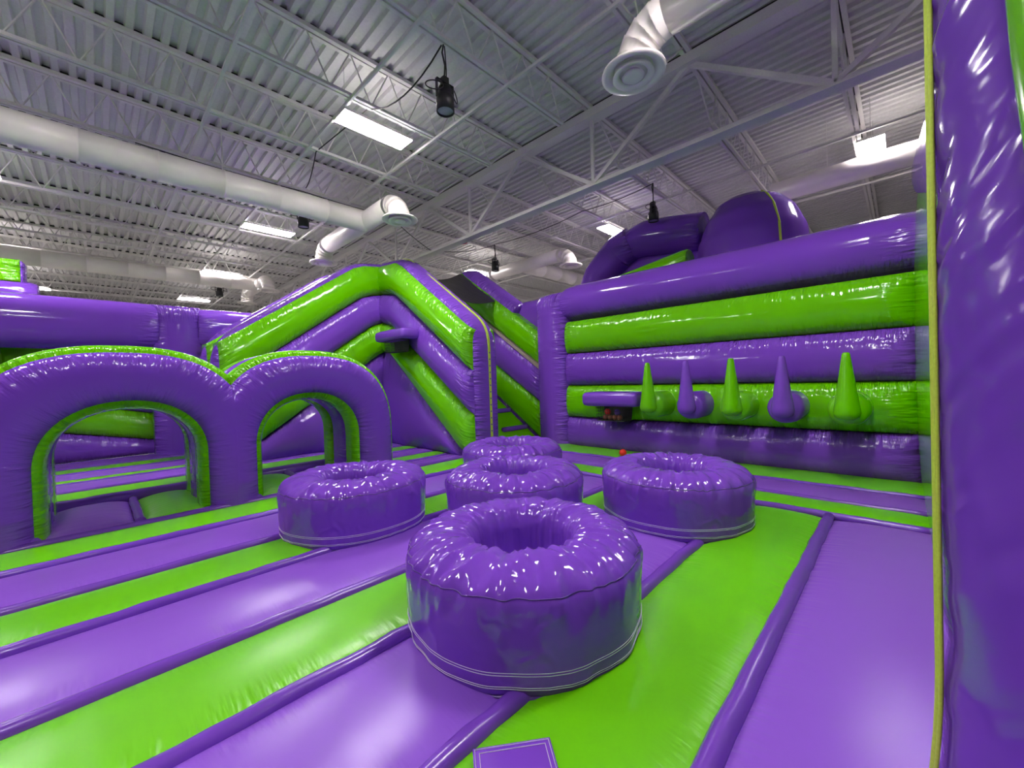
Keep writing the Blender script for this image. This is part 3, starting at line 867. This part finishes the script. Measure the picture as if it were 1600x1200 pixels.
def seg_d(p, a, b):
    ax, az = a; bx, bz = b; dx, dz = bx-ax, bz-az
    t = max(0, min(1, ((p[0]-ax)*dx+(p[1]-az)*dz)/(dx*dx+dz*dz+1e-12)))
    return math.hypot(p[0]-ax-t*dx, p[1]-az-t*dz)
def bd(p): return min(min(seg_d(p, l[i], l[i+1]) for i in range(len(l)-1)) for l in inner_lines+[outer_line])
def arch_face(yf, sgn):
    vs, fs, wr, ed = [], [], [], []
    for R in ROWS:
        base = len(vs); nv = 16; s = 0
        for i, (a, b) in enumerate(R):
            if i: s += math.hypot(b[0]-R[i-1][1][0], b[1]-R[i-1][1][1])*0.6+math.hypot(a[0]-R[i-1][0][0], a[1]-R[i-1][0][1])*0.4
            for j in range(nv+1):
                v = (1-math.cos(PI*j/nv))/2
                p = (a[0]+(b[0]-a[0])*v, a[1]+(b[1]-a[1])*v)
                d = bd(p); k = min(1, d/0.30)
                vs.append((p[0], yf-sgn*0.20*math.sqrt(max(0, 1-(1-k)**2)), p[1]))
                wr.append((s, d)); ed.append((9, d))
        n = nv+1
        for i in range(len(R)-1):
            for j in range(nv):
                q = base+i*n+j; fs.append((q, q+1, q+n+1, q+n))
    o = obj('face_panel', vs, fs, 'purple', arch, (wr, ed), True, False)
    bm = bmesh.new(); bm.from_mesh(o.data)
    bmesh.ops.remove_doubles(bm, verts=bm.verts, dist=0.004)
    bmesh.ops.recalc_face_normals(bm, faces=bm.faces)
    bm.to_mesh(o.data); bm.free()
    return o
arch_face(AYF, 1); arch_face(AYB, -1)
def arch_band(line, y0, y1, col, b, sgn, name):
    vs, fs, wr, ed = [], [], [], []; nv = 8; s = 0
    for i, p in enumerate(line):
        a = line[max(i-1, 0)]; c = line[min(i+1, len(line)-1)]
        tx, tz = c[0]-a[0], c[1]-a[1]; l = math.hypot(tx, tz) or 1
        nx, nz = -tz/l*sgn, tx/l*sgn
        if i: s += math.hypot(p[0]-line[i-1][0], p[1]-line[i-1][1])
        for j in range(nv+1):
            v = (1-math.cos(PI*j/nv))/2; h = b*math.sqrt(max(0, 1-(2*v-1)**2))
            vs.append((p[0]+nx*h, y0+(y1-y0)*v, p[1]+nz*h)); wr.append((s, v*(y1-y0))); ed.append((9, min(v, 1-v)*(y1-y0)))
    n = nv+1
    for i in range(len(line)-1):
        for j in range(nv):
            q = i*n+j; fs.append((q, q+1, q+n+1, q+n))
    return obj(name, vs, fs, col, arch, (wr, ed), True, False)
for y0, y1, c in ((AYF, 6.52, 'green'), (6.52, 7.02, 'purple'), (7.02, AYB, 'green')):
    arch_band(outer_line, y0, y1, c, 0.09, 1, 'outer_band')
    for l in inner_lines: arch_band(l, y0, y1, c, 0.10, -1, 'inner_band')

# ================================================================== framed wall at the back left
bf = thing('beam_frame', 'big purple inflatable beam on a thick post behind the archway', 'inflatable frame', (0.5, 12.1, 0))
sweep('beam', (-7.0, 12.1, 0), (1.0, 12.1, 0), ellipse(0.52, 0.52, 32, (0, 2.90), 2.2), NY, UP, 'purple', bf, 0.35, 0.12)
sweep('beam', (1.7, 12.1, 0), (3.6, 12.1, 0), ellipse(0.48, 0.50, 32, (0, 2.90), 2.2), NY, UP, 'purple', bf, 0.35, 0.12)
pillow('post', (0.88, 11.95, 0), (0.88, 11.95, 3.40), (1.78, 11.95, 3.40), (1.78, 11.95, 0), NY, 0.34, 'post', bf, 0.3, 0.3, 18, 2.0, 0.3, (0, 1))
pillow('post', (-2.1, 11.95, 0), (-2.1, 11.95, 2.6), (-1.22, 11.95, 2.6), (-1.22, 11.95, 0), NY, 0.30, 'green', bf, 0.3, 0.3, 18, 2.0, 0.3, (0, 1))
bw = thing('back_wall_tubes', 'dark inflatable wall of sagging green and purple tubes under the big purple beam', 'inflatable wall', (-0.5, 12.9, 0))
YB = 12.75
def R6(l): return [(x, YB, z) for x, z in l]
b0 = [(-6, 0), (-1, 0), (1.6, 0)]; b1 = [(-6, 1.2), (-1.0, 0.75), (1.6, 0.18)]; b2 = [(-6, 1.9), (-1.0, 1.38), (1.6, 0.80)]
b3 = [(-6, 2.0), (-0.9, 2.0), (1.6, 2.0)]; b4 = [(-6, 2.5), (-0.9, 2.55), (1.6, 2.55)]
for ra, rb, c in ((b0, b1, 'purple'), (b1, b2, 'green'), (b2, b3, 'purple'), (b3, b4, 'green')):
    rail_pillow('wall_tube', R6(ra), R6(rb), NY, 0.24, c, bw, 0.5, 0.1, 16, 2.0, 0.25)
tw = thing('far_tower', 'green padded block on a purple tube rising far behind the purple beam', 'inflatable tower', (-2.2, 14.6, 0))
pillow('tower_body', (-3.3, 14.3, ZB), (-3.3, 14.3, 3.4), (-1.2, 14.3, 3.4), (-1.2, 14.3, ZB), NY, 0.1, 'green', tw, 0.6, 0.1, 14, 2.0, 0.2)
sweep('tower_tube', (-3.6, 14.5, 0), (-0.85, 14.5, 0), ellipse(0.42, 0.36, 24, (0, 3.72), 2.2), NY, UP, 'purple', tw, 0.3, 0.2)
pillow('tower_block', (-3.2, 14.25, 4.02), (-1.10, 14.25, 4.02), (-1.10, 14.25, 4.52), (-3.2, 14.25, 4.52), NY, 0.06, 'green', tw, 0.5, 0.05, 12, 3.0, 0.08)
pillow('block_end', (-1.08, 14.25, 4.02), (-1.08, 14.25, 4.50), (-1.08, 14.75, 4.50), (-1.08, 14.75, 4.02), (1, 0, 0), 0.06, 'purple', tw, 0.02, 0, 12, 2.0, 0.08)

# ================================================================== purple portal rising behind the pegged wall
pt = thing('portal_arch', 'dark purple inflatable portal of fat tubes rising behind the pegged wall', 'inflatable arch', (9.4, 3.4, ZB))
def fat(pts, rad, name, mat, seg=28):
    P, Rr = [], []
    for i in range(len(pts)-1):
        for k in range(6):
            t = k/6; P.append(V(pts[i]).lerp(V(pts[i+1]), t)); Rr.append(rad[i]+(rad[i+1]-rad[i])*t)
    P.append(V(pts[-1])); Rr.append(rad[-1])
    vs, fs = [], []; m = MB().tube(P, Rr, seg)
    L = [0]
    for i in range(1, len(P)): L.append(L[-1]+(P[i]-P[i-1]).length)
    wr = [(L[i], 2*PI*Rr[i]*k/seg) for i in range(len(P)) for k in range(seg)]
    ed = [(min(L[i], L[-1]-L[i]), 9) for i in range(len(P)) for k in range(seg)]
    return obj(name, m.v, m.f, mat, pt, (wr, ed))
XP = 9.4
fat([(XP, 6.25, ZB), (XP, 6.15, 3.3), (XP, 5.70, 4.15), (XP, 5.15, 4.62), (XP, 4.75, 4.78)], [0.42, 0.42, 0.44, 0.44, 0.40], 'side_tube', 'purple')
fat([(XP, 4.95, 4.72), (XP, 4.4, 4.78), (XP, 3.9, 4.72), (XP, 3.1, 4.60)], [0.34, 0.42, 0.42, 0.40], 'lintel_tube', 'purple')
fat([(XP, 2.2, ZB), (XP, 2.2, 3.6), (XP, 2.2, 4.2), (XP, 2.22, 4.60), (XP, 2.24, 4.88), (XP, 2.24, 5.0)], [1.0, 1.02, 0.97, 0.82, 0.60, 0.40], 'corner_column', 'purple', 36)
pillow('infill_panel', (XP+0.1, 6.1, ZB), (XP+0.1, 2.6, ZB), (XP+0.1, 2.6, 4.62), (XP+0.1, 5.35, 4.55), NX, 0.10, 'purple', pt, 0.25, 0.05, 14, 2.0, 0.2)
ribbon = []
for k in range(15):
    z = 3.4+k*0.13
    # outline of the column at this height, on the side facing right of the camera
    tab = [(3.6, 1.02), (4.2, 0.97), (4.60, 0.82), (4.88, 0.60), (5.0, 0.40)]
    r = 1.02
    for (za, ra), (zb_, rb) in zip(tab[:-1], tab[1:]):
        if za <= z <= zb_: r = ra+(rb-ra)*(z-za)/(zb_-za)
    if z > 5.0: break
    a = math.radians(222)
    ribbon.append(V((XP+(r+0.012)*math.cos(a), 2.22+(r+0.012)*math.sin(a), z)))
MB().tube(ribbon, 0.022, 8).build('lime_piping', 'lime', pt, True)
gs = thing('back_slide_tube', 'sloped green inflatable tube peeping over the top of the pegged wall', 'inflatable tube', (8.4, 4.2, ZB))
pillow('support_panel', (8.32, 6.0, ZB), (8.32, 2.95, ZB), (8.32, 2.95, 3.54), (8.32, 6.0, 3.19), NX, 0.08, 'purple', gs, 0.3, 0.05, 12, 2.0, 0.2)
sweep('tube', (8.44, 6.0, 3.27), (8.44, 3.05, 3.74), ellipse(0.3, 0.28, 24, (0, 0), 2.1), NX, UP, 'green', gs, 0.2, 0.15)

# ================================================================== side wall and near column at the right
sw = thing('side_wall', 'green inflatable side wall with a sloped purple top, running beside the floor to the tall column', 'inflatable wall', (4.6, -0.45, 0))
YS = -0.17
pillow('wall_panel', (7.2, YS, 0), (2.45, YS, 0), (2.45, YS, 2.2), (7.2, YS, 3.65), (0, 1, 0), 0.055, 'green', sw, 0.55, 0.05, 18, 2.0, 0.25)
pillow('top_tube', (7.2, YS, 3.65), (2.45, YS, 2.2), (2.45, YS, 2.85), (7.2, YS, 4.1), (0, 1, 0), 0.06, 'purple', sw, 0.55, 0.1, 16, 2.0, 0.25)

cl = thing('tall_column', 'tall glossy purple inflatable column with lime corner piping at the edge of the play area', 'inflatable column', (2.0, -0.6, 0))
CR = 0.50; CC = (2.02, -0.585)
vs, fs, wr, ed = [], [], [], []
NZ, NA = 220, 120
for i in range(NZ+1):
    z = 0.0+4.6*i/NZ
    for k in range(NA):
        a = 2*PI*k/NA
        n1 = noise.noise((math.cos(a)*2.2, math.sin(a)*2.2+z*0.5, z*2.6))
        n2 = noise.noise((math.cos(a)*1.0+5, math.sin(a)*1.0, z*5.5+math.sin(a)*2))
        sd = z*0.85-a*CR*0.7; st = z*0.5+a*CR
        fo = 1-2*abs(noise.noise((sd*5.5, st*1.1, 3.3))); fo2 = 1-2*abs(noise.noise((sd*13.0, st*1.4, 8.1)))
        hi = 0.35+0.65*min(1, max(0, (z-0.9)/0.9))
        r = CR+0.010*n1+0.004*n2+hi*(0.014*fo+0.008*fo2)-0.012+0.03*max(0, 1-z/0.5)**2
        vs.append((CC[0]+r*math.cos(a), CC[1]+r*math.sin(a), z)); wr.append((z, a*CR)); ed.append((9, min(a % (PI/2), PI/2-a % (PI/2))*CR+0.12))
for i in range(NZ):
    for k in range(NA):
        fs.append((i*NA+k, i*NA+(k+1) % NA, (i+1)*NA+(k+1) % NA, (i+1)*NA+k))
fs.append(tuple(range(NA))); fs.append(tuple(NZ*NA+k for k in range(NA)))
obj('column_body', vs, fs, 'column', cl, (wr, ed))
# corner piping where the two vinyl panels meet
aa = math.radians(97)
pts = [(CC[0]+(CR+0.012+0.03*max(0, 1-z/0.5)**2)*math.cos(aa), CC[1]+(CR+0.012+0.03*max(0, 1-z/0.5)**2)*math.sin(aa), z) for z in [0.02+4.5*k/40 for k in range(41)]]
MB().tube(pts, 0.011, 8).build('corner_piping', 'lime', cl, True)
pts2 = [(p[0]-0.03, p[1]-0.002, p[2]) for p in pts]
MB().tube(pts2, 0.006, 8).build('corner_piping', 'lime', cl, True)
gt = thing('column_buttress', 'dark green inflatable tube leaning against the tall purple column', 'inflatable tube', (1.45, -0.44, 0))
P = []; Rr = []
for k in range(25):
    z = 4.4*k/24
    P.append((1.45, -0.32+0.065*(z-1.98), z)); Rr.append(0.12+0.004*noise.noise((z*3, 1, 2)))
m = MB().tube(P, Rr, 30)
obj('tube_body', m.v, m.f, 'peg_green', gt)

# ================================================================== doughnut cushions
def cushion(cx, cy, seed, label):
    t = thing('doughnut_cushion', label, 'cushion', (cx, cy, 0.040), 'doughnut cushions on the bounce floor', local=True)
    NA = 216
    top = [(0.285, 0.40), (0.29, 0.44), (0.305, 0.475), (0.33, 0.503), (0.365, 0.526), (0.41, 0.543), (0.46, 0.55), (0.51, 0.547), (0.55, 0.537), (0.585, 0.522), (0.615, 0.505), (0.64, 0.488), (0.657, 0.472), (0.670, 0.455)]
    side = [(0.670, 0.455), (0.681, 0.437), (0.689, 0.41), (0.695, 0.38), (0.699, 0.34), (0.702, 0.28), (0.702, 0.23), (0.699, 0.18), (0.694, 0.125)]
    hem = [(0.694, 0.125), (0.693, 0.10), (0.689, 0.06), (0.681, 0.02), (0.66, -0.01)]
    lin = [(0.285, 0.0), (0.278, 0.1), (0.278, 0.2), (0.281, 0.3), (0.285, 0.40)]
    def disp(a, r, z):
        c, s = math.cos(a), math.sin(a)
        def nz(k, o): return noise.noise((c*k+seed*3.7, s*k+o, seed+o))
        ws = math.exp(-((z-0.455)/0.12)**2)*math.exp(-((r-0.675)/0.16)**2)   # near the top seam
        wi = math.exp(-((r-0.29)/0.09)**2)*(0.4 if z < 0.3 else 1.0)          # round the hole
        wb = math.exp(-((z-0.05)/0.08)**2)*(1 if r > 0.6 else 0)
        f1 = 1-2*abs(nz(6.5, z*0.6)); f2 = 1-2*abs(nz(12.0, 9+z)); f3 = nz(2.2, 20)
        dr = 0.014*f3+ws*(0.022*f1+0.014*f2)+wb*(0.010*(1-2*abs(nz(4.5, 31))))
        dz = ws*(0.012*nz(5, 40)+0.011*f2)+wi*(0.016*f1+0.010*f2)+0.006*nz(1.6, 50)
        wt = math.exp(-((z-0.53)/0.06)**2) if r < 0.67 else 0
        fold = 1-2*abs(noise.noise((c*5+r*2.0+seed, s*5-r*1.4, seed*1.3)))
        fold2 = 1-2*abs(noise.noise((c*11-r*4.0+seed*2, s*11+r*3.4, seed*0.7)))
        dz += wt*(0.020*fold+0.010*fold2)
        if r < 0.34: dr += wi*0.018*f1
        if z < -0.001: dz = 0
        return r+dr, z+dz
    def part(name, prof, mat):
        # refine the profile
        P = []
        for (a, b), (c, d) in zip(prof[:-1], prof[1:]):
            for k in range(2): P.append((a+(c-a)*k/2, b+(d-b)*k/2))
        P.append(prof[-1])
        vs, fs = [], []
        for (r, z) in P:
            for k in range(NA):
                a = 2*PI*k/NA; rr, zz = disp(a, r, z)
                vs.append((rr*math.cos(a), rr*math.sin(a), zz))
        for i in range(len(P)-1):
            for k in range(NA):
                fs.append((i*NA+k, i*NA+(k+1) % NA, (i+1)*NA+(k+1) % NA, (i+1)*NA+k))
        return obj(name, vs, fs, mat, t, None, True, False)
    part('top_panel', top, 'cushion'); part('side_panel', side, 'cushion'); part('hole_lining', lin, 'cushion')
    h = part('hem_band', hem, 'cushion')
    def ring(r, z, rad, mat, name, par, zo=0.0):
        pts = []
        for k in range(NA):
            a = 2*PI*k/NA; rr, zz = disp(a, r, z); pts.append(((rr+rad*0.6)*math.cos(a), (rr+rad*0.6)*math.sin(a), zz+zo))
        return MB().tube(pts, rad, 5, closed=True).build(name, mat, par, True)
    ring(0.670, 0.455, 0.0035, 'hem', 'seam_cord', t)
    ring(0.694, 0.125, 0.0016, 'stitch', 'stitch_row', h)
    ring(0.6935, 0.113, 0.0016, 'stitch', 'stitch_row', h)
    ring(0.689, 0.06, 0.0016, 'stitch', 'stitch_row', h)
    ring(0.688, 0.05, 0.0016, 'stitch', 'stitch_row', h)
    ring(0.668, 0.0, 0.012, 'hem', 'bottom_welt', t)
    return t
cushion(1.812, 1.707, 1.0, 'large glossy purple doughnut cushion on the green strip beside the stitched patch')
cushion(1.851, 4.109, 2.0, 'purple doughnut cushion standing before the right pier of the double arch')
cushion(4.063, 1.687, 3.0, 'purple doughnut cushion standing before the pegs, beside the cross strips')
cushion(3.016, 2.934, 4.0, 'purple doughnut cushion in the middle of the group of five')
cushion(4.148, 4.048, 5.0, 'purple doughnut cushion in front of the climbing lane and its webbed post')

for o in bpy.data.objects:
    if '_world' in o: del o['_world']
